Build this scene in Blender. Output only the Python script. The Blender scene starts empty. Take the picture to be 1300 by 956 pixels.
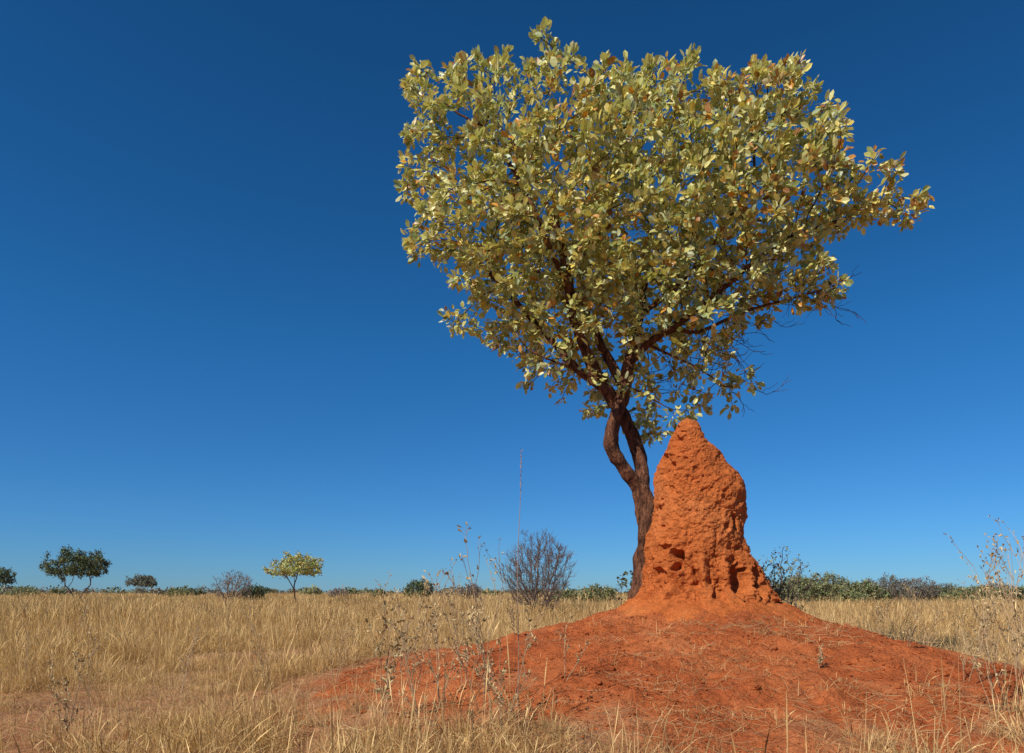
import bpy, math, random
import numpy as np
from mathutils import Vector
rng=np.random.default_rng(7); random.seed(7)
scene=bpy.context.scene
CAMH=1.05; F=900.0
DC=np.array([1.87,7.0])   # centre of the earth dome

# ---------------- noise ----------------
def _h(i,j,k):
    s=np.sin(i*127.1+j*311.7+k*74.7)*43758.5453
    return s-np.floor(s)
def vn(x,y,z):
    xi,yi,zi=np.floor(x),np.floor(y),np.floor(z)
    fx,fy,fz=x-xi,y-yi,z-zi
    fx=fx*fx*(3-2*fx);fy=fy*fy*(3-2*fy);fz=fz*fz*(3-2*fz)
    r=0
    for a in (0,1):
        for b in (0,1):
            for c in (0,1):
                w=(fx if a else 1-fx)*(fy if b else 1-fy)*(fz if c else 1-fz)
                r=r+w*_h(xi+a,yi+b,zi+c)
    return r*2-1
def fbm(x,y,z,o=4,g=0.5):
    r=0;a=1;s=0
    for i in range(o):
        r=r+a*vn(x*2**i+17.3*i,y*2**i+5.1*i,z*2**i+9.7*i); s+=a; a*=g
    return r/s

def gz(x,y):
    x=np.asarray(x,float);y=np.asarray(y,float)
    r=np.hypot(x-DC[0],(y-DC[1]))
    w=1+0.16*vn(x*0.5,y*0.5,3+0*x)
    d=0.88*np.exp(-(r*w/3.0)**2)+0.09*np.exp(-(r/0.9)**2)
    near=np.clip(1-np.hypot(x,y)/40,0,1)
    m=np.exp(-(r/4.2)**4)
    z=d+0.05*vn(x*0.11,y*0.11,0*x)*np.clip(1-np.hypot(x,y)/200,0,1)
    rid=1-np.abs(fbm(x*1.9,y*1.9,7+0*x,3))*3
    z=z+near*(0.04*fbm(x*0.9,y*0.9,1+0*x,3)+0.085*m*fbm(x*2.6,y*2.6,2+0*x,3)-0.035*m*np.clip(rid,0,1)+0.040*fbm(x*9,y*9,4+0*x,3))
    return z

# ---------------- mesh helpers ----------------
class Geo:
    def __init__(s): s.V=[];s.F={};s.C=[];s.n=0
    def add(s,V,faces,col=(1,1,1)):
        V=np.asarray(V,float)
        for f in faces:
            f=np.asarray(f,int)
            if len(f): s.F.setdefault(f.shape[1],[]).append(f+s.n)
        s.V.append(V); c=np.ones((len(V),4)); c[:,:3]=col; s.C.append(c); s.n+=len(V)
    def obj(s,name,mat,loc=(0,0,0),parent=None,smooth=True,link=True):
        V=np.concatenate(s.V)-np.array(loc)*(1 if parent is None else 0)
        me=build(name,V,[np.concatenate(f) for f in s.F.values()],np.concatenate(s.C),smooth)
        me.materials.append(mat)
        o=bpy.data.objects.new(name,me)
        if link: scene.collection.objects.link(o)
        if parent is not None: o.parent=parent
        else: o.location=loc
        return o
def build(name,V,Fs,C=None,smooth=True):
    me=bpy.data.meshes.new(name)
    me.vertices.add(len(V)); me.vertices.foreach_set('co',np.ascontiguousarray(V,dtype=np.float32).ravel())
    li=np.concatenate([f.ravel() for f in Fs]); tot=np.concatenate([np.full(len(f),f.shape[1]) for f in Fs])
    st=np.concatenate([[0],np.cumsum(tot)[:-1]])
    me.loops.add(len(li)); me.loops.foreach_set('vertex_index',li.astype(np.int32))
    me.polygons.add(len(tot)); me.polygons.foreach_set('loop_start',st.astype(np.int32))
    me.update(calc_edges=True)
    me.polygons.foreach_set('use_smooth',np.full(len(tot),smooth))
    if C is not None:
        a=me.attributes.new('Col','FLOAT_COLOR','POINT'); a.data.foreach_set('color',np.ascontiguousarray(C,dtype=np.float32).ravel())
    me.update(); return me
def norm(v): return v/(np.linalg.norm(v,axis=-1,keepdims=True)+1e-9)
def tube(P,R,k=6,rough=0,seed=0):
    P=np.asarray(P,float);R=np.asarray(R,float);n=len(P)
    T=norm(np.gradient(P,axis=0)); up=np.array([0.31,0.17,0.9]) if abs(T[0,2])<.8 else np.array([.9,.2,.1])
    N=norm(up-(T@up)[:,None]*T); 
    for i in range(1,n):
        v=N[i-1]-T[i]*(N[i-1]@T[i]); N[i]=v/(np.linalg.norm(v)+1e-9)
    B=np.cross(T,N); a=np.linspace(0,2*np.pi,k,endpoint=False)
    rr=R[:,None]*np.ones((n,k))
    V=P[:,None]+rr[...,None]*(np.cos(a)[None,:,None]*N[:,None]+np.sin(a)[None,:,None]*B[:,None])
    if rough:
        q=V.reshape(-1,3); s=fbm(q[:,0]*11+seed,q[:,1]*11,q[:,2]*4,4).reshape(n,k)
        s2=np.sin(a*3+P[:,2:3]*4)*0.10
        V=P[:,None]+(V-P[:,None])*(1+rough*s+s2)[...,None]
    i=np.arange(n-1)[:,None]*k; j=np.arange(k)[None]; j2=(j+1)%k
    f=np.stack([i+j,i+j2,i+k+j2,i+k+j],-1).reshape(-1,4)
    return V.reshape(-1,3),f
def empty(name,loc):
    e=bpy.data.objects.new(name,None); e.location=loc; e.empty_display_size=.3; scene.collection.objects.link(e); return e

# ---------------- materials ----------------
def mat(name):
    m=bpy.data.materials.new(name); m.use_nodes=True; nt=m.node_tree; nt.nodes.clear()
    out=nt.nodes.new('ShaderNodeOutputMaterial'); return m,nt,out
def N(nt,t,**k):
    n=nt.nodes.new(t)
    for a,b in k.items():
        if a in n.inputs: n.inputs[a].default_value=b
        else: setattr(n,a,b)
    return n
def ramp(nt,fac,stops):
    r=nt.nodes.new('ShaderNodeValToRGB'); e=r.color_ramp.elements
    while len(e)<len(stops): e.new(.5)
    for x,(p,c) in zip(e,stops): x.position=p; x.color=(*c,1)
    nt.links.new(fac,r.inputs[0]); return r.outputs[0]
def mixc(nt,f,a,b,mode='MIX'):
    m=nt.nodes.new('ShaderNodeMix'); m.data_type='RGBA'; m.blend_type=mode
    for s,v in ((m.inputs[0],f),(m.inputs[6],a),(m.inputs[7],b)):
        if isinstance(v,(int,float)): s.default_value=v
        elif isinstance(v,tuple): s.default_value=(*v,1)
        else: nt.links.new(v,s)
    return m.outputs[2]
def noise(nt,co,sc,det=5,rough=.55):
    n=nt.nodes.new('ShaderNodeTexNoise'); n.inputs['Scale'].default_value=sc; n.inputs['Detail'].default_value=det; n.inputs['Roughness'].default_value=rough
    nt.links.new(co,n.inputs['Vector']); return n.outputs['Fac']
def bumps(nt,co,layers):
    prev=None
    for sc,dist,st in layers:
        h=noise(nt,co,sc,6,.6); b=nt.nodes.new('ShaderNodeBump'); b.inputs['Strength'].default_value=st; b.inputs['Distance'].default_value=dist
        nt.links.new(h,b.inputs['Height'])
        if prev: nt.links.new(prev,b.inputs['Normal'])
        prev=b.outputs[0]
    return prev
def soil_mat(name,ground=False,mound=False):
    m,nt,out=mat(name); tc=N(nt,'ShaderNodeNewGeometry').outputs['Position']
    n1=noise(nt,tc,1.3,6); n2=noise(nt,tc,14,6,.7); n3=noise(nt,tc,90,3,.7)
    red=ramp(nt,n1,[(.3,(.39,.093,.029)),(.5,(.50,.130,.039)),(.7,(.57,.175,.060))])
    if mound: red=ramp(nt,n1,[(.3,(.50,.122,.032)),(.52,(.59,.160,.041)),(.72,(.64,.200,.060))])
    red=mixc(nt,1.0,red,ramp(nt,n2,[(.3,(.62,.60,.58)),(.55,(1,1,1)),(.8,(1.15,1.15,1.15))]),'MULTIPLY')
    red=mixc(nt,.9,red,ramp(nt,n3,[(.3,(.58,.55,.53)),(.5,(1,1,1)),(.75,(1.2,1.25,1.3))]),'MULTIPLY')
    col=red
    if ground:
        tan=ramp(nt,n2,[(.3,(.26,.15,.075)),(.6,(.44,.29,.15)),(.8,(.54,.39,.21))])
        at=N(nt,'ShaderNodeAttribute',attribute_name='Col')
        sp=N(nt,'ShaderNodeSeparateColor'); nt.links.new(at.outputs['Color'],sp.inputs[0])
        col=mixc(nt,sp.outputs[0],tan,red)
        n5=noise(nt,tc,55,4,.8)
        d=ramp(nt,n5,[(.60,(0,0,0)),(.70,(.45,.45,.45))])
        col=mixc(nt,d,col,(.54,.31,.16))
    b=N(nt,'ShaderNodeBsdfPrincipled',Roughness=.95); b.inputs['Specular IOR Level'].default_value=.1
    nt.links.new(col,b.inputs['Base Color'])
    nt.links.new(bumps(nt,tc,[(120,.007,1.0),(35,.03,1.0),(9,.06,.7)] if not mound else [(160,.005,.9),(60,.014,1.0),(20,.025,.8)]),b.inputs['Normal'])
    nt.links.new(b.outputs[0],out.inputs[0]); return m
def bark_mat(name,a,b_,sc=18):
    m,nt,out=mat(name); tc=N(nt,'ShaderNodeTexCoord').outputs['Object']
    mp=N(nt,'ShaderNodeMapping'); mp.inputs['Scale'].default_value=(1,1,.3); nt.links.new(tc,mp.inputs[0])
    n=noise(nt,mp.outputs[0],sc,8,.75)
    c=ramp(nt,n,[(.38,a),(.62,b_)])
    p=N(nt,'ShaderNodeBsdfPrincipled',Roughness=.9); nt.links.new(c,p.inputs['Base Color']); p.inputs['Specular IOR Level'].default_value=.2
    nt.links.new(bumps(nt,mp.outputs[0],[(sc*2.5,.05,1.0),(sc,.06,1.0)]),p.inputs['Normal'])
    nt.links.new(p.outputs[0],out.inputs[0]); return m
def leaf_mat(name,trans=.25,back=None,rough=.5,rnd=False):
    m,nt,out=mat(name); at=N(nt,'ShaderNodeAttribute',attribute_name='Col').outputs['Color']
    if rnd:
        oi=N(nt,'ShaderNodeObjectInfo'); at=mixc(nt,1.0,at,ramp(nt,oi.outputs['Random'],[(0,(.66,.56,.46)),(.35,(.95,.88,.78)),(.6,(1.05,1.0,.93)),(1,(1.22,1.2,1.18))]),'MULTIPLY')
    if back:
        g=N(nt,'ShaderNodeNewGeometry').outputs['Backfacing']; f=N(nt,'ShaderNodeMath',operation='MULTIPLY'); f.inputs[1].default_value=.5; nt.links.new(g,f.inputs[0])
        at=mixc(nt,f.outputs[0],at,back)
    p=N(nt,'ShaderNodeBsdfPrincipled',Roughness=rough); p.inputs['Specular IOR Level'].default_value=.4
    nt.links.new(at,p.inputs['Base Color'])
    t=N(nt,'ShaderNodeBsdfTranslucent'); nt.links.new(mixc(nt,1.0,at,(1.15,1.12,.55),'MULTIPLY'),t.inputs[0])
    mx=N(nt,'ShaderNodeMixShader'); mx.inputs[0].default_value=trans
    nt.links.new(p.outputs[0],mx.inputs[1]); nt.links.new(t.outputs[0],mx.inputs[2]); nt.links.new(mx.outputs[0],out.inputs[0]); return m
M_GROUND=soil_mat('ground_soil',ground=True); M_MOUND=soil_mat('termite_earth',mound=True); M_CLOD=soil_mat('clod_soil')
M_BARK=bark_mat('bark',(.035,.014,.009),(.30,.125,.062)); M_GBARK=bark_mat('grey_bark',(.14,.095,.075),(.30,.22,.175),6)
M_LEAF=leaf_mat('leaf',.28,(.62,.60,.34),rough=.38); M_FAR=leaf_mat('far_leaf',.15,rough=.7)
M_STRAW=leaf_mat('straw',.25,rough=.6,rnd=True); M_DRY=leaf_mat('dry_stem',.1,rough=.8)

# ---------------- ground ----------------
def redness(x,y,w=1.3):
    r=np.hypot(x-DC[0],y-DC[1])+1.1*fbm(x*.8,y*.8,8+0*x,3)+.7*fbm(x*3,y*3,8+0*x,2)+.5*np.clip(-x-1.2,0,2)
    e=np.exp(-(((x+.8)/1.4)**2+((y-6.4)/.7)**2))
    return np.clip(np.clip((4.5-r)/w,0,1)+e*.65,0,1)
def axis(n,c,a,b): t=np.linspace(-1,1,n); return c+a*np.sinh(b*t)
n=860; xs=axis(n,1.0,1.6,8.2); ys=axis(n,5.2,1.6,8.2)
X,Y=np.meshgrid(xs,ys); Z=gz(X,Y)
mask=redness(X,Y,1.6)
mask=np.maximum(mask,(0.36+0.4*fbm(X*.3,Y*.3,5+0*X,3))*np.clip(1.15-np.hypot(X,Y)/60,0.05,1))
i=np.arange(n*n).reshape(n,n)
q=np.stack([i[:-1,:-1],i[:-1,1:],i[1:,1:],i[1:,:-1]],-1).reshape(-1,4)
C=np.ones((n*n,4)); C[:,:3]=mask.reshape(-1,1)
me=build('ground',np.stack([X,Y,Z],-1).reshape(-1,3),[q],C); me.materials.append(M_GROUND)
o=bpy.data.objects.new('ground',me); scene.collection.objects.link(o)

# ---------------- termite mound ----------------
S=7.0/F
L=np.array([(531,868),(536,862),(545,857),(560,850),(575,842),(590,836),(610,833),(640,834),(662,832),(680,825),(700,820),(722,815),(742,810),(760,800),(785,770)],float)
Rr=np.array([(531,877),(536,884),(545,889),(560,894),(572,906),(590,919),(605,932),(625,943),(650,946),(680,948),(700,954),(722,964),(745,974),(762,988),(785,1030)],float)
nr,nc=600,720
py=531+(785-531)*(np.linspace(0,1,nr)**1.0)
xl=np.interp(py,L[:,0],L[:,1]); xr=np.interp(py,Rr[:,0],Rr[:,1])
cx=((xl+xr)/2-650)*S; rx=(xr-xl)/2*S; z=CAMH+(752-py)*S
rx*=np.clip(np.sqrt(np.clip((py-530)/7,0.02,1)),0,1)
th=np.linspace(0,2*np.pi,nc,endpoint=False)
ct,st=np.cos(th),np.sin(th)
bx=cx[:,None]+rx[:,None]*ct; by=DC[1]+0*cx[:,None]+rx[:,None]*0.92*st; bz=z[:,None]+0*ct
d=0.065*fbm(bx*2.2,by*2.2,bz*1.8,2)+0.030*fbm(bx*7+9,by*7,bz*5,4)
lump=vn(bx*24,by*24,bz*24); d+=0.007*lump+0.012*fbm(bx*42,by*42,bz*42,3)
low=np.clip((1.6-bz)/.5,0,1)
ridge=1-np.abs(fbm(bx*4.5,by*4.5,bz*1.3,3))*3.2
d-=low*0.085*np.clip(ridge,0,1)
crk=1-np.abs(fbm(bx*4+3,by*4,bz*4+8,3))*12; d-=0.010*np.clip(crk,0,1)
sm=np.clip(fbm(bx*1.7+4,by*1.7,bz*1.7,2)*3+.4,0,1)
d+=0.012*sm*np.clip(fbm(bx*15,by*15,bz*15,3)*3,-1,.4)
d*=np.clip(rx[:,None]/0.16,0.12,1)*np.clip((bz-.85)/.12,.3,1)
# hollows in the crust
for (hx,hy,rw,rh,dep) in [(848,714,6,12,.12),(837,702,3,7,.06),(921,740,10,20,.17),(890,756,8,7,.08),(905,674,3,5,.04),(946,690,8,28,.10),(853,566,8,18,.07),(842,590,5,12,.06),(918,670,3,9,.06),(943,735,6,14,.10),(828,732,4,10,.07),(962,730,5,14,.08),(835,655,4,16,.04),(862,545,3,8,.03),(870,735,5,12,.05)]:
    hxx=(hx-650)*S; hz=CAMH+(752-hy)*S
    wob=0.7*vn(bx*22+hx,by*22,bz*22); sx_=.05*vn(bx*12,by*12,bz*12+hx)
    e=((bx-hxx+sx_)/(rw*S))**2+((bz-hz)/(rh*S))**2
    d-=np.where(st<0.15,1,0)[None]*dep*np.clip(1.25-e*(1+wob),0,1)**.9
vx=bx+d*ct; vy=by+d*st; vz=bz+0.012*vn(bx*9,by*9,bz*9)
V=np.stack([vx,vy,vz],-1); V[-1,:,2]-=.25
i=np.arange(nr*nc).reshape(nr,nc); j=np.roll(i,-1,1)
q=np.stack([i[:-1],i[1:],j[1:],j[:-1]],-1).reshape(-1,4)
g=Geo(); Vf=V.reshape(-1,3); g.add(np.vstack([Vf,[[V[0,:,0].mean(),V[0,:,1].mean(),V[0,:,2].max()+.012]]]),[q,np.stack([i[0],j[0],np.full(nc,nr*nc)],-1)])
g.obj('termite_mound',M_MOUND,loc=(DC[0],DC[1],.9))

# ---------------- tree growing ----------------
def grow(pos,par,att,step,infl,kill,iters=120,bias=(0,0,.05),jit=.15,rg=rng):
    pos=[np.array(p,float) for p in pos]; par=list(par); A=np.array(att)
    P=np.array(pos); D=np.linalg.norm(A[:,None]-P[None],axis=2); ni=D.argmin(1); nd=D.min(1)
    alive=np.ones(len(A),bool); bias=np.array(bias)
    for it in range(iters):
        act=alive&(nd<infl)
        if not act.any(): break
        P=np.array(pos); acc=np.zeros_like(P); cnt=np.zeros(len(P))
        dv=norm(A[act]-P[ni[act]]); np.add.at(acc,ni[act],dv); np.add.at(cnt,ni[act],1)
        idx=np.nonzero(cnt)[0]; dr=norm(norm(acc[idx])+bias+jit*rg.normal(size=(len(idx),3)))
        new=P[idx]+dr*step
        mind=np.array([np.linalg.norm(P-q_,axis=1).min() for q_ in new])
        ok=mind>step*.45
        new=new[ok]; idx=idx[ok]
        if len(new)==0:
            if it>3: break
            continue
        base=len(pos); pos+=list(new); par+=list(idx)
        D=np.linalg.norm(A[:,None]-new[None],axis=2); m=D.min(1); mi=D.argmin(1)
        up=m<nd; nd[up]=m[up]; ni[up]=mi[up]+base; alive&=nd>kill
    return np.array(pos),np.array(par)
def radii(par,tip,ex,fixed=None):
    n=len(par); acc=np.zeros(n); r=np.zeros(n)
    for i in range(n-1,-1,-1):
        r[i]=max(acc[i],tip**ex)**(1/ex)
        if fixed is not None and i<len(fixed): r[i]=min(max(r[i],fixed[i]),fixed[i]*1.25)
        if par[i]>=0: acc[par[i]]+=(r[i] if fixed is None or i>=len(fixed) else min(r[i],.08))**ex
    return r
def skin(g,pos,par,r,col=(1,1,1),kbig=12,ksm=4,rough=0,big=.03):
    n=len(pos); ch=[[] for _ in range(n)]
    for i,p in enumerate(par):
        if p>=0: ch[p].append(i)
    st=[(i,None) for i in range(n) if par[i]<0]
    while st:
        s,p0=st.pop(); c=[s] if p0 is None else [p0,s]
        cur=s
        while ch[cur]:
            k=sorted(ch[cur],key=lambda q_:-r[q_]); 
            for o_ in k[1:]: st.append((o_,cur))
            cur=k[0]; c.append(cur)
        P=pos[c]; R=r[c].copy()
        if p0 is not None: R[0]=min(R[0],R[1]*1.15)
        if len(c)<2: continue
        if R.max()>big and len(c)>3:
            m_=4
            t=np.arange(len(c)); tt=np.linspace(0,len(c)-1,len(c)*m_)
            P=np.stack([np.interp(tt,t,P[:,a]) for a in range(3)],1); R=np.interp(tt,t,R)
            for _ in range(6): P[1:-1]=(P[:-2]+2*P[1:-1]+P[2:])/4; R[1:-1]=(R[:-2]+2*R[1:-1]+R[2:])/4
            Vt,f=tube(P,R,kbig,rough)
        else:
            if len(P)>3: P=P.copy(); P[1:-1]=(P[:-2]+2*P[1:-1]+P[2:])/4
            Vt,f=tube(P,R,ksm if R.max()<.015 else ksm+2)
        g.add(Vt,[f],col)
def leaves(g,base,d,up,L_,W_,col,simple=False,fold=.25):
    n=len(base); d=norm(d); nn=norm(up-(up*d).sum(1,keepdims=True)*d); s=np.cross(d,nn)
    L_=L_[:,None];W_=W_[:,None]
    def P(a,b,c): return base+d*L_*a+s*W_*b+nn*W_*c
    if simple:
        V=np.stack([P(0,0,0),P(.5,-.5,.1),P(1,0,0),P(.5,.5,.1)],1); k=4
        f=[(np.arange(n)[:,None]*k+np.array([0,1,2,3])[None])]
    else:
        cr=rng.uniform(-.25,.35,(n,1))
        V=np.stack([P(0,0,0),P(.28,-.42,fold*.6),P(.28,0,0),P(.28,.42,fold*.6),P(.7,-.46,fold*.5-cr*.3),P(.7,0,-cr*.3),P(.7,.46,fold*.5-cr*.3),P(1,0,-cr)],1); k=8
        b=np.arange(n)[:,None]*k
        tri=np.concatenate([b+np.array(t) for t in ([0,2,1],[0,3,2],[4,5,7],[5,6,7])]); quad=np.concatenate([b+np.array(t) for t in ([1,2,5,4],[2,3,6,5])]); f=[tri,quad]
    g.add(V.reshape(-1,3),f,np.repeat(col,k,axis=0))
def inpoly(x,y,P):
    c=np.zeros(len(x),bool); j=len(P)-1
    for i in range(len(P)):
        xi,yi=P[i];xj,yj=P[j]
        c^=((yi>y)!=(yj>y))&(x<(xj-xi)*(y-yi)/(yj-yi+1e-12)+xi); j=i
    return c
def polydist(x,y,P):
    m=np.full(len(x),1e9)
    for i in range(len(P)):
        a=P[i-1];b=P[i]; ab=b-a; t=np.clip(((x-a[0])*ab[0]+(y-a[1])*ab[1])/(ab@ab+1e-12),0,1)
        m=np.minimum(m,np.hypot(x-a[0]-t*ab[0],y-a[1]-t*ab[1]))
    return m

# ---------------- main tree ----------------
TY=8.1; TS=TY/F
def tp(u,v,y=TY): return np.array([(u-650)*TS,y,CAMH+(752-v)*TS])
poly=[(502,98),(520,90),(552,100),(590,80),(640,84),(672,62),(700,46),(722,66),(765,74),(797,62),(835,90),(880,88),(905,106),(955,84),(1015,96),(1030,132),(1062,150),(1074,182),(1114,194),(1134,230),(1166,250),(1184,264),(1158,278),(1105,286),(1060,300),(1032,315),(1050,340),(1080,362),(1060,390),(1010,400),(968,412),(952,435),(966,495),(930,540),(888,522),(850,562),(815,550),(785,508),(745,528),(700,505),(660,482),(642,445),(598,415),(562,408),(545,370),(506,348),(500,312),(520,270),(508,200),(524,150),(510,116)]
PW=np.array([tp(u,v)[[0,2]] for u,v in poly])
def sample(n):
    out=[]
    while len(out)<n:
        x=rng.uniform(PW[:,0].min(),PW[:,0].max(),4000); zz=rng.uniform(PW[:,1].min(),PW[:,1].max(),4000)
        ok=inpoly(x,zz,PW); x=x[ok];zz=zz[ok]; dd=polydist(x,zz,PW)
        T=np.sqrt(np.clip(1-(1-np.clip(dd/2.0,0,1))**2,0,1))
        u=rng.uniform(-1,1,len(x)); y=TY+T*np.where(u<0,1.1*u,1.8*u)
        edge=np.clip(dd/.5,0,1)
        keep=rng.uniform(size=len(x))<np.maximum(T*.9+.15,.45*(1-edge)+.25)
        lowd=np.clip((zz-2.8)/1.2,0.65,1); keep&=rng.uniform(size=len(x))<lowd
        keep&=(fbm(x*1.5,y*1.5,zz*1.7,2)>-.20)
        out+=list(np.stack([x,y,zz],1)[keep])
    return np.array(out[:n])
nodes=[];parn=[];rad=[]
def stem(start,pts,r0,r1,sub=3):
    pts=np.array(pts); 
    if start is not None: pts=np.vstack([nodes[start],pts])
    t=np.linspace(0,len(pts)-1,(len(pts)-1)*sub+1); Q=np.stack([np.interp(t,np.arange(len(pts)),pts[:,a]) for a in range(3)],1)
    for _ in range(2): Q[1:-1]=(Q[:-2]+2*Q[1:-1]+Q[2:])/4
    ids=[]; p=-1 if start is None else start
    for k in range(0 if start is None else 1,len(Q)):
        nodes.append(Q[k]);parn.append(p);rad.append(r0+(r1-r0)*(k/(len(Q)-1)));p=len(nodes)-1;ids.append(p)
    return ids
t0=stem(None,[tp(812,765,8.1),tp(818,720,8.1),tp(823,680,8.1),tp(822,650,8.1),tp(815,622,8.1)],.135,.105)
A=stem(t0[-1],[tp(799,604,8.05),tp(783,586,8.0),tp(773,563,7.98),tp(777,537,8.0),tp(788,514,8.05),tp(793,490,8.1),tp(797,464,8.1)],.078,.066)
B=stem(t0[-2],[tp(818,594,8.2),tp(811,564,8.22),tp(799,538,8.2),tp(782,510,8.15),tp(764,487,8.1),tp(742,452,8.0),tp(724,400,7.9),tp(716,350,7.8),tp(700,300,7.7)],.085,.045)
C1=stem(A[-1],[tp(818,440,8.0),tp(850,425,7.9),tp(890,396,7.8),tp(940,350,7.9),tp(1000,300,8.1),tp(1080,272,8.2)],.05,.018)
C2=stem(A[-5],[tp(784,470,8.2),tp(766,430,8.3),tp(748,380,8.5),tp(738,330,8.6),tp(752,270,8.8)],.06,.035)
C3=stem(A[-1],[tp(812,420,8.3),tp(822,370,8.5),tp(836,310,8.8),tp(862,255,9.1)],.055,.028)
C4=stem(B[13],[tp(728,468,8.1),tp(706,432,8.2),tp(680,402,8.3),tp(640,352,8.4),tp(590,300,8.4)],.045,.022)
C5=stem(C1[5],[tp(880,432,8.0),tp(930,402,8.0),tp(985,384,8.1),tp(1045,368,8.1)],.026,.010)
C6=stem(B[-6],[tp(690,330,7.6),tp(664,270,7.6),tp(630,200,7.8)],.03,.014)
C7=stem(C3[4],[tp(870,350,8.4),tp(920,290,8.3),tp(960,220,8.2)],.03,.014)
C8=stem(C2[-3],[tp(780,220,8.4),tp(790,150,8.4)],.03,.014)
C9=stem(C1[2],[tp(850,455,8.0),tp(885,475,7.9),tp(915,500,7.9)],.018,.007)
C10=stem(B[14],[tp(735,478,7.9),tp(700,470,7.8),tp(668,455,7.8)],.018,.007)
C11=stem(A[-4],[tp(812,505,7.9),tp(830,520,7.8)],.014,.007)
att=sample(4500)
pos,par=grow(nodes,parn,att,.085,1.1,.165,160,bias=(0,0,.08),jit=.2)
r_=radii(par,.0036,2.35,np.array(rad))
print('tree nodes',len(pos))
tree=empty('broadleaf_tree',tuple(pos[0])); off=pos[0]
g=Geo(); skin(g,pos-off,par,r_,kbig=24,rough=.42); 
low_ids=[k for k in np.nonzero((pos[:,0]>1.6)&(pos[:,2]<4.9)&(pos[:,2]>3.4))[0] if k>len(nodes)]
for k in rng.choice(low_ids,70):
    p=pos[k]-off; d=norm(np.array([rng.uniform(.2,1),rng.uniform(-.5,.3),rng.uniform(-.55,.2)])); pts=[p]
    for s_ in range(9): d=norm(d+rng.normal(size=3)*.25); pts.append(pts[-1]+d*.06)
    Vt,f=tube(pts,np.linspace(.005,.0025,10),4); g.add(Vt,[f])
    for s_ in (3,5,7):
        d2=norm(d+rng.normal(size=3)*.7); q_=[pts[s_]+d2*.05*j+rng.normal(size=3)*.008 for j in range(5)]; Vt,f=tube(q_,np.linspace(.003,.002,5),3); g.add(Vt,[f])
g.obj('trunk_and_branches',M_BARK,parent=tree)
thin=np.nonzero((r_<.0085)&(np.arange(len(pos))>len(nodes)))[0]
haschild=np.zeros(len(pos),bool); haschild[par[par>=0]]=True
NL=34000
w=np.where(haschild[thin],1.0,3.2)
dens=np.clip((pos[thin,2]-2.6)/2.0,.55,1); w=w*dens; w/=w.sum()
site=thin[rng.choice(len(thin),NL,p=w)]
out_=norm(pos[site]-np.array([1.6,8.3,4.6]))
tw=norm(pos[site]-pos[par[site]])
dr=norm(tw*.5+out_*.35+rng.normal(size=(NL,3))*.7+np.array([0,0,.0]))
bs=pos[site]-off+dr*rng.uniform(.005,.06,(NL,1))+rng.normal(size=(NL,3))*.025
up=norm(np.array([-.34,-.36,.55])+rng.normal(size=(NL,3))*.60)
ll=np.clip(rng.normal(.081,.018,NL),.04,.125); ww=ll*rng.uniform(.5,.72,NL)
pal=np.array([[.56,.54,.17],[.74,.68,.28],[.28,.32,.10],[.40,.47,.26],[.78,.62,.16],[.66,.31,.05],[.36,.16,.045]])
sp=pos[site]; cn=fbm(sp[:,0]*1.6,sp[:,1]*1.6,sp[:,2]*1.6,2)
pw=np.array([.26,.26,.15,.14,.11,.055,.025])
ci=rng.choice(7,NL,p=pw); orange=(cn>.26)&(rng.uniform(size=NL)<.34); ci[orange]=rng.choice([4,5,6],orange.sum())
lowsel=(sp[:,2]<4.4)&(rng.uniform(size=NL)<.40); ci[lowsel]=rng.choice([2,3,0],lowsel.sum())  # shade under the crown put into leaf colour: darker greens low down
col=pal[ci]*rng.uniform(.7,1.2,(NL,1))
g=Geo(); leaves(g,bs,dr,up,ll,ww,np.clip(col,0,.85)); g.obj('leaves',M_LEAF,parent=tree,smooth=False)

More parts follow.
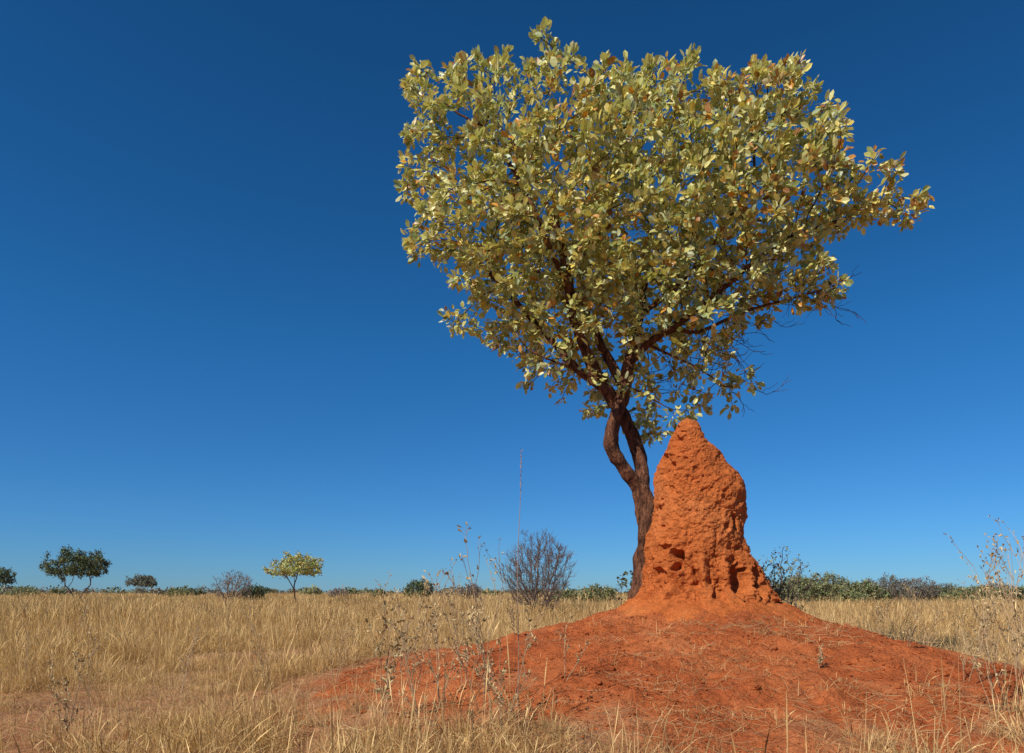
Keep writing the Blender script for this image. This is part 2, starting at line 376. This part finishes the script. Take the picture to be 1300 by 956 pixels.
# ---------------- generic plants ----------------
def ell(n,c,rad3,rg,bottom=-1,lump=1.0,surf=.35):
    out=[]
    while len(out)<n:
        p=rg.uniform(-1,1,(2000,3)); q_=np.linalg.norm(p,axis=1)
        edge=1-.35*lump*(fbm(p[:,0]*2.2+c[0],p[:,1]*2.2,p[:,2]*2.2+7,2)+.3)
        ok=(q_<edge)&(p[:,2]>bottom)&(q_>surf*rg.uniform(size=2000))
        out+=list(p[ok]*rad3+np.array(c))
    return np.array(out[:n])
def plant(name,x,y,H,Wd,style,seed,leafcol=None,nl=2500,ls=.22,bark=M_GBARK,natt=420,trunk=.35,flat=.4,tipr=None,stf=.035):
    rg=np.random.default_rng(seed); z0=float(gz(x,y))-.05
    nd_=[];pr=[]
    if style=='tree':
        k=rg.integers(1,4); th_=H*trunk
        nd_.append(np.zeros(3));pr.append(-1); m=6
        for s in range(k):
            a=rg.uniform(0,6.28); lean=rg.uniform(.05,.25)*Wd; p=0
            for i in range(1,m+1):
                t=i/m; nd_.append(np.array([math.cos(a)*lean*t**1.3,math.sin(a)*lean*t**1.3,th_*t])+rg.normal(size=3)*.02*H*.5); pr.append(p); p=len(nd_)-1
        ch_=(H-th_*.9)/2; c=(0,0,H-ch_); att=ell(natt,c,(Wd/2,Wd/2,ch_),rg,bottom=-flat)
    else:
        for s in range(7):
            a=rg.uniform(0,6.28); l=rg.uniform(.02,.08)*Wd; nd_.append(np.array([math.cos(a)*l,math.sin(a)*l,0]));pr.append(-1)
            b0=len(nd_)-1; nd_.append(nd_[b0]*2.2+np.array([0,0,.12*H])); pr.append(b0)
        att=ell(natt,(0,0,H*.52),(Wd/2,Wd/2,H*.5),rg,bottom=-.85)
    stp=max(H,Wd)*stf
    P,pa=grow(nd_,pr,att,stp,max(H,Wd)*.6,stp*1.5,90,jit=.2,rg=rg)
    tr=tipr or H*.0018
    R=radii(pa,tr,2.3); e=empty(name,(x,y,z0)); g=Geo(); skin(g,P,pa,R,kbig=8,ksm=3,big=.08)
    if leafcol is None and natt>1000:
        ids=rg.choice(np.nonzero(R<tr*3)[0],3600)
        for k in ids:
            d=norm(P[k]/np.linalg.norm(P[k])+rg.normal(size=3)*.55+np.array([0,0,.2])); l=rg.uniform(.12,.32)
            q_=np.array([P[k],P[k]+d*l*.5+rg.normal(size=3)*.015,P[k]+d*l+rg.normal(size=3)*.03]); Vt,f=tube(q_,[tr*.9,tr*.75,tr*.5],3); g.add(Vt,[f])
    g.obj('branches',bark,parent=e)
    if leafcol is not None:
        hc=np.zeros(len(P),bool);hc[pa[pa>=0]]=True
        c_=np.nonzero(R<tr*2.6)[0]; c_=c_[c_>=len(nd_)]
        w=np.where(hc[c_],1,2.5); s_=c_[rg.choice(len(c_),nl,p=w/w.sum())]
        b_=P[s_]+rg.normal(size=(nl,3))*stp*.55; d_=norm(rg.normal(size=(nl,3))); u_=norm(np.array([0,0,.8])+rg.normal(size=(nl,3))*.6)
        cl=np.array(leafcol)*rg.uniform(.6,1.35,(nl,1))*(1+.12*rg.normal(size=(nl,3)))
        g=Geo(); leaves(g,b_,d_,u_,ls*rg.uniform(.6,1.3,nl),ls*.55*rg.uniform(.6,1.3,nl),np.clip(cl,0,1),simple=True)
        g.obj('leaves',M_FAR,parent=e,smooth=False)
    return e
def at(u,d): return (u-650)*d/F
def hh(v,d): return CAMH+(752-v)*d/F
GR=(.12,.14,.06); OL=(.23,.23,.10); PALE=(.48,.45,.14); GY=(.21,.18,.125)
plant('acacia_tree',at(98,72),72,hh(694,72),6.6,'tree',31,GR,8500,.22,trunk=.33,flat=.45)
plant('acacia_tree',at(180,110),110,hh(728,110),4.8,'tree',12,(.18,.175,.12),3600,.24,trunk=.35,flat=.4)
plant('acacia_tree',at(-4,90),90,hh(716,90),4.6,'tree',13,GR,3400,.24,trunk=.3)
plant('leafless_shrub',at(296,66),66,hh(722,66),4.2,'bush',14,(.22,.17,.14),1800,.13,tipr=.014,natt=900)
plant('green_shrub',at(322,68),68,hh(740,68),2.6,'bush',15,GR,2200,.18)
plant('broadleaf_tree',at(376,46),46,hh(700,46),3.9,'tree',16,PALE,4400,.15,trunk=.42,flat=.35,bark=M_BARK)
plant('green_shrub',at(480,100),100,hh(747,100),2.8,'bush',17,OL,1500,.24)
plant('green_shrub',at(531,90),90,hh(735,90),4.6,'bush',18,(.14,.16,.07),3600,.25)
plant('leafless_shrub',at(596,80),80,hh(739,80),3.0,'bush',19,(.22,.165,.14),2000,.17,tipr=.013,natt=700)
plant('green_shrub',at(225,120),120,hh(746,120),4.5,'bush',24,OL,1500,.28)
plant('green_shrub',at(30,130),130,hh(744,130),6,'bush',25,OL,1800,.28)
plant('leafless_shrub',at(430,95),95,hh(746,95),3.4,'bush',26,(.22,.17,.14),1200,.2,tipr=.014,natt=500)
plant('leafless_shrub',at(681,29),29,hh(675,29),3.1,'bush',20,None,natt=2400,tipr=.0070,stf=.03)
plant('green_shrub',at(715,54),54,hh(748,54),2.5,'bush',21,OL,2400,.17)
plant('green_shrub',at(757,50),50,hh(741,50),2.9,'bush',22,OL,2800,.17)
for k,(u,v,wp,c,st_,dd) in enumerate([(1003,729,68,OL,'bush',50),(1040,725,68,OL,'bush',52),(1084,735,66,OL,'bush',46),(1124,727,62,(.20,.18,.13),'bush',54),(1156,731,66,(.215,.185,.15),'bush',60),(1197,739,60,(.18,.165,.10),'bush',70),(1235,742,62,OL,'bush',66),(1275,744,56,OL,'bush',75),(1060,737,60,(.19,.17,.11),'bush',65),(1325,738,70,OL,'bush',65),(1018,741,60,GR,'bush',70),(1176,743,56,GR,'bush',62),(1258,738,44,(.21,.18,.14),'bush',85),(1102,744,50,OL,'bush',44),(1215,748,46,OL,'bush',50),(1290,746,40,GR,'bush',55)]):
    plant('leafless_shrub' if c[0]>.175 and c is not OL else 'green_shrub',at(u,dd),dd,hh(v,dd),wp*dd/F,st_,40+k,c,4600,.17 if c is OL or c is GR else .13,tipr=.010,natt=600)
plant('thorn_shrub',2.98,8.0,1.0,.9,'bush',60,(.22,.22,.10),420,.045,natt=320,tipr=.0026)
plant('thorn_shrub',2.72,7.55,.6,.55,'bush',61,(.22,.22,.11),300,.04,natt=220,tipr=.0024)
plant('thorn_shrub',1.36,8.3,.75,.45,'bush',62,(.10,.13,.06),160,.06,natt=70,tipr=.002)

# distant belt of bushland, one mesh
g=Geo(); nb=420
ang=rng.uniform(-1.0,1.0,nb); dist=rng.uniform(150,480,nb); bx_=np.tan(ang*.8)*dist
for a_,b_ in zip(bx_,dist):
    cl_=fbm(np.array([a_*.015]),np.array([b_*.003]),np.array([1.]),2)[0]
    h=rng.uniform(1.2,2.8)+max(cl_,0)*5; wd=h*rng.uniform(1.2,2.4); m=130
    p=norm(rng.normal(size=(m,3)))*rng.uniform(.5,1,(m,1))*np.array([wd/2,wd/2,h*.45]); p[:,2]=np.abs(p[:,2])*1.8+.3
    c=np.array([OL,GR,GY][rng.integers(3)])*rng.uniform(.8,1.2)+.02
    leaves(g,p+np.array([a_,b_,0]),norm(rng.normal(size=(m,3))),norm(rng.normal(size=(m,3))),np.full(m,.75),np.full(m,.5),np.clip(c*rng.uniform(.7,1.2,(m,1)),0,1),simple=True)
g.obj('distant_bushland',M_FAR,smooth=False)
# low hills
hx=np.linspace(-2750,-1900,120); hv=np.clip(3+13*np.sin((hx+2750)/850*np.pi)+6*vn(hx/120,hx*0,hx*0)+2*vn(hx/40,hx*0+3,hx*0),.5,60)
hx=np.concatenate([hx,[-1850]]); hv=np.concatenate([hv,[0]])
rows=[np.stack([hx,np.full(len(hx),1950.+80*k),hv*math.sin(math.pi*k/8)*1.0-(1 if k in(0,8) else 0)],1) for k in range(9)]
V=np.concatenate(rows); m=len(hx); i=np.arange(9*m).reshape(9,m)
g=Geo(); g.add(V,[np.stack([i[:-1,:-1],i[:-1,1:],i[1:,1:],i[1:,:-1]],-1).reshape(-1,4)],(.20,.17,.16)); g.obj('hills',M_FAR)

# ---------------- scatter by geometry nodes ----------------
def scatter(name,P,rot,scl,idx,objs):
    coll=bpy.data.collections.new(name+'_parts')
    for o_ in objs: coll.objects.link(o_)
    me=bpy.data.meshes.new(name); me.vertices.add(len(P)); me.vertices.foreach_set('co',np.asarray(P,np.float32).ravel())
    a=me.attributes.new('rot','FLOAT_VECTOR','POINT'); a.data.foreach_set('vector',np.asarray(rot,np.float32).ravel())
    a=me.attributes.new('scl','FLOAT_VECTOR','POINT'); a.data.foreach_set('vector',np.asarray(scl,np.float32).ravel())
    a=me.attributes.new('idx','INT','POINT'); a.data.foreach_set('value',np.asarray(idx,np.int32))
    ob=bpy.data.objects.new(name,me); scene.collection.objects.link(ob)
    ng=bpy.data.node_groups.new(name,'GeometryNodeTree')
    ng.interface.new_socket('Geometry',in_out='INPUT',socket_type='NodeSocketGeometry'); ng.interface.new_socket('Geometry',in_out='OUTPUT',socket_type='NodeSocketGeometry')
    gi=ng.nodes.new('NodeGroupInput'); go=ng.nodes.new('NodeGroupOutput')
    ci_=ng.nodes.new('GeometryNodeCollectionInfo'); ci_.inputs['Collection'].default_value=coll; ci_.inputs['Separate Children'].default_value=True; ci_.inputs['Reset Children'].default_value=True
    ip=ng.nodes.new('GeometryNodeInstanceOnPoints'); ip.inputs['Pick Instance'].default_value=True
    def na(nm,t):
        q_=ng.nodes.new('GeometryNodeInputNamedAttribute'); q_.data_type=t; q_.inputs['Name'].default_value=nm
        return [s for s in q_.outputs if s.enabled and s.name=='Attribute'][0]
    e=ng.nodes.new('FunctionNodeEulerToRotation'); ng.links.new(na('rot','FLOAT_VECTOR'),e.inputs[0])
    ng.links.new(gi.outputs[0],ip.inputs['Points']); ng.links.new(ci_.outputs[0],ip.inputs['Instance']); ng.links.new(na('idx','INT'),ip.inputs['Instance Index'])
    ng.links.new(e.outputs[0],ip.inputs['Rotation']); ng.links.new(na('scl','FLOAT_VECTOR'),ip.inputs['Scale']); ng.links.new(ip.outputs[0],go.inputs[0])
    md=ob.modifiers.new('scatter','NODES'); md.node_group=ng; return ob
def blades(g,nb,R,h0,h1,w,rg,lean=.35,colb=(.70,.49,.225),seed_frac=.3,droop=.3,brkp=.25):
    k=5; t=np.linspace(0,1,k)
    a=rg.uniform(0,6.28,nb); rr=R*np.sqrt(rg.uniform(size=nb)); b=np.stack([np.cos(a)*rr,np.sin(a)*rr,-.03+0*a],1)
    H_=h0+(h1-h0)*rg.uniform(size=nb)**1.5; a2=a+rg.normal(size=nb)*.9; ln=np.abs(rg.normal(size=nb))*lean
    dx=np.stack([np.cos(a2),np.sin(a2),0*a2],1); az=rg.uniform(0,6.28,nb); sd=np.stack([np.cos(az),np.sin(az),0*az],1)
    brk=rg.uniform(size=nb)<brkp
    cen=b[:,None]+dx[:,None]*(H_*ln)[:,None,None]*(t**1.7)[None,:,None]
    zc=H_[:,None]*(t[None]-droop*np.minimum(ln,1.2)[:,None]*t[None]**3); zc=np.where(brk[:,None]&(t[None]>.6),zc[:,[2]]*1.25-(t[None]-.6)*H_[:,None]*.8,zc)
    cen[...,2]+=zc; cen[...,0]+=np.where(brk[:,None]&(t[None]>.6),H_[:,None]*.25*np.cos(a)[:,None],0)
    sh=rg.uniform(size=nb)<seed_frac
    wt=w*np.array([1,.9,.7,.5,.15])[None]*np.ones((nb,1)); wt[sh]=w*np.array([.6,.5,.45,1.7,.3])
    V=np.stack([cen-sd[:,None]*wt[...,None]/2,cen+sd[:,None]*wt[...,None]/2],2).reshape(-1,3)
    i=np.arange(nb)[:,None]*(2*k)+np.arange(k-1)[None]*2
    f=np.stack([i,i+1,i+3,i+2],-1).reshape(-1,4)
    c=np.array(colb)*rg.uniform(.6,1.3,(nb,1)); c[rg.uniform(size=nb)<.18]*=np.array([.55,.47,.42])
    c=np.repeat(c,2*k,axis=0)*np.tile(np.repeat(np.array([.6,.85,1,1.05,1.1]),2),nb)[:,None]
    g.add(V,[f],np.clip(c,0,.9))
tufts=[]
for k in range(7):
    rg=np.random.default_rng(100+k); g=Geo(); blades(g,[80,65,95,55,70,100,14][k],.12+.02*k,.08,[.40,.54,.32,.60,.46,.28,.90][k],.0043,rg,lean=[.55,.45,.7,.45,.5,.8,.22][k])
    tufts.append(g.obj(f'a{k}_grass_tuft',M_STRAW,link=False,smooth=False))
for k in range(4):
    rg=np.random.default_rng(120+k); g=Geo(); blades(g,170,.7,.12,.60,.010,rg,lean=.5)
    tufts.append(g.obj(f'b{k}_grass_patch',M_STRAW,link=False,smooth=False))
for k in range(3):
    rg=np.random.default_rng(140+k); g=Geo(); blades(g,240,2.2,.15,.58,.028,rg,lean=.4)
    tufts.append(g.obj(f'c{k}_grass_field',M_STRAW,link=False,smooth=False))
P=[];I=[];Sx=[]
def band(n,d0,d1,ids,s0,s1,half=.95,c0=.85,pr=None):
    y=np.sqrt(rng.uniform(d0*d0,d1*d1,n)); x=rng.uniform(-half,half,n)*y
    rd=redness(x,y); keep=rng.uniform(size=n)>rd*1.0
    pt=fbm(x*.35,y*.35,2+0*x,2); pt2=fbm(x*1.6,y*1.6,6+0*x,2); keep&=rng.uniform(size=n)<np.clip(c0+pt*1.2+pt2*1.4,.10,1)
    x=x[keep];y=y[keep]; P.append(np.stack([x,y,gz(x,y)],1)); I.append(rng.choice(ids,len(x),p=pr)); s=rng.uniform(s0,s1,len(x))*(1+.5*pt[keep]+.3*pt2[keep]); Sx.append(s)
small=list(range(7)); mid=[7,8,9,10]; far=[11,12,13]; ps=[.17,.13,.18,.13,.16,.18,.05]
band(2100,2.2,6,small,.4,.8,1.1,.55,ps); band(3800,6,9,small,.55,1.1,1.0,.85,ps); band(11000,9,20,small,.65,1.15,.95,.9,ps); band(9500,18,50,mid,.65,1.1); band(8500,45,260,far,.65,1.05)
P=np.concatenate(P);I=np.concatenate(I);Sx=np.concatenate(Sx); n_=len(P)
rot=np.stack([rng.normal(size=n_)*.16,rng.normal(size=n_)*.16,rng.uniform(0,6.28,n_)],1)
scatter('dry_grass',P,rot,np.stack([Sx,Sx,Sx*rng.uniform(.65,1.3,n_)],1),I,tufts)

lit=[]
for k in range(4):
    rg=np.random.default_rng(200+k); g=Geo()
    for s in range(5):
        a=rg.uniform(0,6.28); l=rg.uniform(.05,.22); c=rg.normal(size=3)*.14; c[2]=.008
        t=np.linspace(-.5,.5,5)[:,None]; dv=np.array([math.cos(a),math.sin(a),0])
        p=c+dv*l*t+np.array([-dv[1],dv[0],0])*(t**2)*l*rg.uniform(-.5,.5)+np.array([0,0,1])*np.abs(t)*rg.uniform(0,.08)
        Vt,f=tube(p,np.full(5,.0011),3); g.add(Vt,[f],np.array([.64,.46,.24])*rg.uniform(.6,1.2))
    lit.append(g.obj(f'a{k}_straw_bits',M_STRAW,link=False))
for k in range(4):
    rg=np.random.default_rng(220+k); g=Geo(); blades(g,[9,14,6,22][k],.05,.04,[.20,.15,.30,.12][k],.0028,rg,lean=.7)
    lit.append(g.obj(f'b{k}_sparse_tuft',M_STRAW,link=False,smooth=False))
n_=8000; x=rng.uniform(-5,7.5,n_); y=rng.uniform(2.4,10,n_); ok=np.hypot(x-DC[0],y-DC[1])>.95; cl=fbm(x*1.2,y*1.2,x*0+3,3); rr=np.hypot(x-DC[0],y-DC[1]); ok&=rng.uniform(size=n_)<np.clip(-.1+cl*2.2+.20*rr,.05,1); x=x[ok];y=y[ok];n_=len(x)
scatter('straw_litter',np.stack([x,y,gz(x,y)],1),np.stack([0*x,0*x,rng.uniform(0,6.28,n_)],1),np.repeat(rng.uniform(.6,1.25,(n_,1)),3,1),rng.choice(8,n_,p=[.14]*4+[.11]*4),lit)
cl=[]
for k in range(5):
    bpy.ops.mesh.primitive_ico_sphere_add(subdivisions=2,radius=1); o_=bpy.context.object; me=o_.data
    v=np.zeros(len(me.vertices)*3); me.vertices.foreach_get('co',v); v=v.reshape(-1,3)
    v*=(1+.55*fbm(v[:,0]*1.2+k*5,v[:,1]*1.2,v[:,2]*1.2,3))[:,None]; v*=np.array([1,.8,.6]); me.vertices.foreach_set('co',v.ravel()); me.materials.append(M_CLOD); me.update()
    for c in list(o_.users_collection): c.objects.unlink(o_)
    o_.name=f'a{k}_soil_clod'; cl.append(o_)
n_=42000; x=rng.uniform(-4.5,7,n_); y=rng.uniform(2.4,9,n_); rr=np.hypot(x-DC[0],y-DC[1]); ok=rng.uniform(size=n_)<redness(x,y)*np.clip(.45+fbm(x*1.5,y*1.5,0*x,2)*1.5+.6*np.exp(-(rr/1.3)**2),.1,1); x=x[ok];y=y[ok];n_=len(x)
s=.004+.016*rng.power(.35,n_)*rng.uniform(.3,1,n_); big=rng.uniform(size=n_)<.02; s[big]*=2.4
scatter('soil_clods',np.stack([x,y,gz(x,y)+s*.2],1),rng.uniform(0,6.28,(n_,3))*np.array([.1,.1,1]),np.repeat(s[:,None],3,1),rng.choice(5,n_),cl)

# ---------------- tall dry weeds ----------------
def weed(name,x,y,H,seed,nst=3,spread=.2,lean=(0,0),col=(.48,.33,.18),pods=True,r0=.003,side=7,podsz=.012,podcol=None):
    rg=np.random.default_rng(seed); g=Geo(); z0=float(gz(x,y))-.02
    podcol=podcol or (.58,.43,.21)
    tips=[]
    def br(p,d,l,r,lv):
        k=8; pts=[p]; d=d/np.linalg.norm(d)
        for i in range(k):
            d=d+rg.normal(size=3)*.08+np.array([0,0,.03]); d/=np.linalg.norm(d); pts.append(pts[-1]+d*l/k)
        pts=np.array(pts); Vt,f=tube(pts,np.linspace(r,r*.45,k+1),4); g.add(Vt,[f],np.array(col)*rg.uniform(.7,1.2))
        if lv>0:
            for s in range(side if lv==2 else 3):
                i=rg.integers(2,k+1); a=rg.uniform(0,6.28); dd=d*1.0+np.array([math.cos(a),math.sin(a),.1])*rg.uniform(.35,.8)
                br(pts[i],dd,l*rg.uniform(.12,.30),r*.6,lv-1)
        if lv<2: tips.append((pts[-1],d)); 
        if lv==1: tips.append((pts[k//2],d))
    for s in range(nst):
        a=rg.uniform(0,6.28); br(np.array([math.cos(a),math.sin(a),0])*.02,np.array([lean[0]+math.cos(a)*spread,lean[1]+math.sin(a)*spread,1]),H*rg.uniform(.65,1.05),r0,2)
    if pods and tips:
        T=np.array([t[0] for t in tips]); m=len(T); D_=norm(np.array([t[1] for t in tips])+rg.normal(size=(m,3))*.6)
        for rep in range(2):
            leaves(g,T,norm(D_+rg.normal(size=(m,3))*.3),norm(rg.normal(size=(m,3))),podsz*rg.uniform(.5,1.9,m),podsz*.6*rg.uniform(.6,1.4,m),np.array(podcol)*rg.uniform(.4,1.2,(m,1)),fold=.5)
    g.V=[v+np.array([x,y,z0]) for v in g.V]
    return g.obj(name,M_DRY,loc=(x,y,z0))
def pw_(u,d): return (u-650)*d/F,d
k=0
for (u,d,top,nst,sp_,lean,ps_) in [(628,4.2,690,2,.10,(-.03,0),.020),(612,4.4,675,2,.08,(-.01,0),.013),(560,4.6,740,3,.22,(0,0),.018),(590,5.0,755,3,.2,(0,0),.018),(525,5.2,760,3,.22,(.05,0),.018),
        (488,4.4,780,3,.2,(0,0),.026),(1288,4.3,668,4,.16,(-.12,0),.016),(1305,4.6,685,3,.16,(-.10,0),.016),(1265,4.2,730,3,.2,(-.15,0),.015),(1340,4.4,655,3,.2,(-.15,0),.015),(1297,5.2,695,4,.2,(-.05,0),.015),
        (225,6.5,745,2,.15,(0,0),.014),(120,6.0,775,2,.2,(0,0),.014),(1120,6.2,750,3,.25,(0,0),.012),(1150,5.6,780,3,.25,(0,0),.012),(345,6.0,775,2,.2,(0,0),.014),(1040,5.0,810,3,.25,(0,0),.010),(715,4.7,795,2,.25,(.1,0),.012),(75,4.3,820,3,.25,(0,0),.016),(640,3.9,785,3,.2,(0,0),.018),(1225,5.0,770,3,.2,(0,0),.012),
        (505,6.2,750,3,.2,(0,0),.015),(655,6.5,760,3,.2,(0,0),.013),(425,6.6,765,3,.2,(0,0),.013),(1180,6.8,745,3,.2,(0,0),.012),(1240,7.5,735,3,.2,(0,0),.012),(575,7.5,725,2,.12,(0,0),.012),(290,8.5,742,2,.12,(0,0),.012),(30,8,742,2,.12,(0,0),.012),(1270,6.2,725,3,.2,(0,0),.013),(540,4.0,800,3,.2,(0,0),.016),(610,5.6,770,3,.2,(0,0),.014)]:
    x,y=pw_(u,d); H=hh(top,d)-float(gz(x,y)); weed('dry_weed',x,y,H,300+k,nst,sp_,lean,podsz=ps_,r0=.0032); k+=1
x,y=pw_(657,4.5); z0=float(gz(x,y)); H=hh(572,4.5)-z0; g=Geo(); t=np.linspace(0,1,24)
p=np.stack([x+.02*t**2+.006*np.sin(t*9),y+0*t,z0+H*t],1); Vt,f=tube(p,np.linspace(.0034,.0014,24),5); g.add(Vt,[f],(.40,.27,.18))
m=60; tt=rng.uniform(.80,1,m); b=np.stack([np.interp(tt,t,p[:,a]) for a in range(3)],1)
leaves(g,b,norm(rng.normal(size=(m,3))*.25+np.array([0,0,1])),norm(rng.normal(size=(m,3))),np.full(m,.02),np.full(m,.004),np.tile([.40,.26,.18],(m,1)),simple=True)
g.obj('tall_grass_stalk',M_DRY,loc=(x,y,z0))

# ---------------- light, sky, camera ----------------
sd=Vector((-.58,-.54,.78)).normalized()
el=math.asin(sd.z); az=math.atan2(sd.x,sd.y)
L_=bpy.data.lights.new('sun','SUN'); L_.energy=5.0; L_.angle=math.radians(.5); L_.color=(1,.95,.86)
lo=bpy.data.objects.new('sun',L_); lo.rotation_euler=sd.to_track_quat('Z','Y').to_euler(); lo.location=(0,0,20); scene.collection.objects.link(lo)
w=bpy.data.worlds.new('World'); scene.world=w; w.use_nodes=True; nt=w.node_tree; nt.nodes.clear()
sk=nt.nodes.new('ShaderNodeTexSky'); sk.sky_type='NISHITA'; sk.sun_disc=False; sk.sun_elevation=el; sk.sun_rotation=az%(2*math.pi); sk.altitude=1500; sk.air_density=1.0; sk.dust_density=.2; sk.ozone_density=3.0
# clear dry-season air: deepen the blue with elevation
gg=nt.nodes.new('ShaderNodeTexCoord'); sx=nt.nodes.new('ShaderNodeSeparateXYZ'); nt.links.new(gg.outputs['Generated'],sx.inputs[0])
rp=ramp(nt,sx.outputs['Z'],[(0,(.32,.60,.98)),(.09,(.28,.68,1.08)),(.32,(.19,.78,1.20)),(.66,(.13,.64,1.0))])
mc=mixc(nt,1.0,sk.outputs[0],rp,'MULTIPLY')
bg=nt.nodes.new('ShaderNodeBackground'); bg.inputs[1].default_value=.085; ow=nt.nodes.new('ShaderNodeOutputWorld')
nt.links.new(mc,bg.inputs[0]); nt.links.new(bg.outputs[0],ow.inputs[0])
cam=bpy.data.cameras.new('camera'); cam.sensor_width=36; cam.lens=36*F/1300; cam.shift_y=(752-478)/1300; cam.clip_end=9000; cam.clip_start=.05
co=bpy.data.objects.new('camera',cam); co.location=(0,0,CAMH); co.rotation_euler=(math.radians(90),0,0); scene.collection.objects.link(co); scene.camera=co
scene.view_settings.view_transform='Standard'; scene.view_settings.look='None'; scene.view_settings.exposure=0
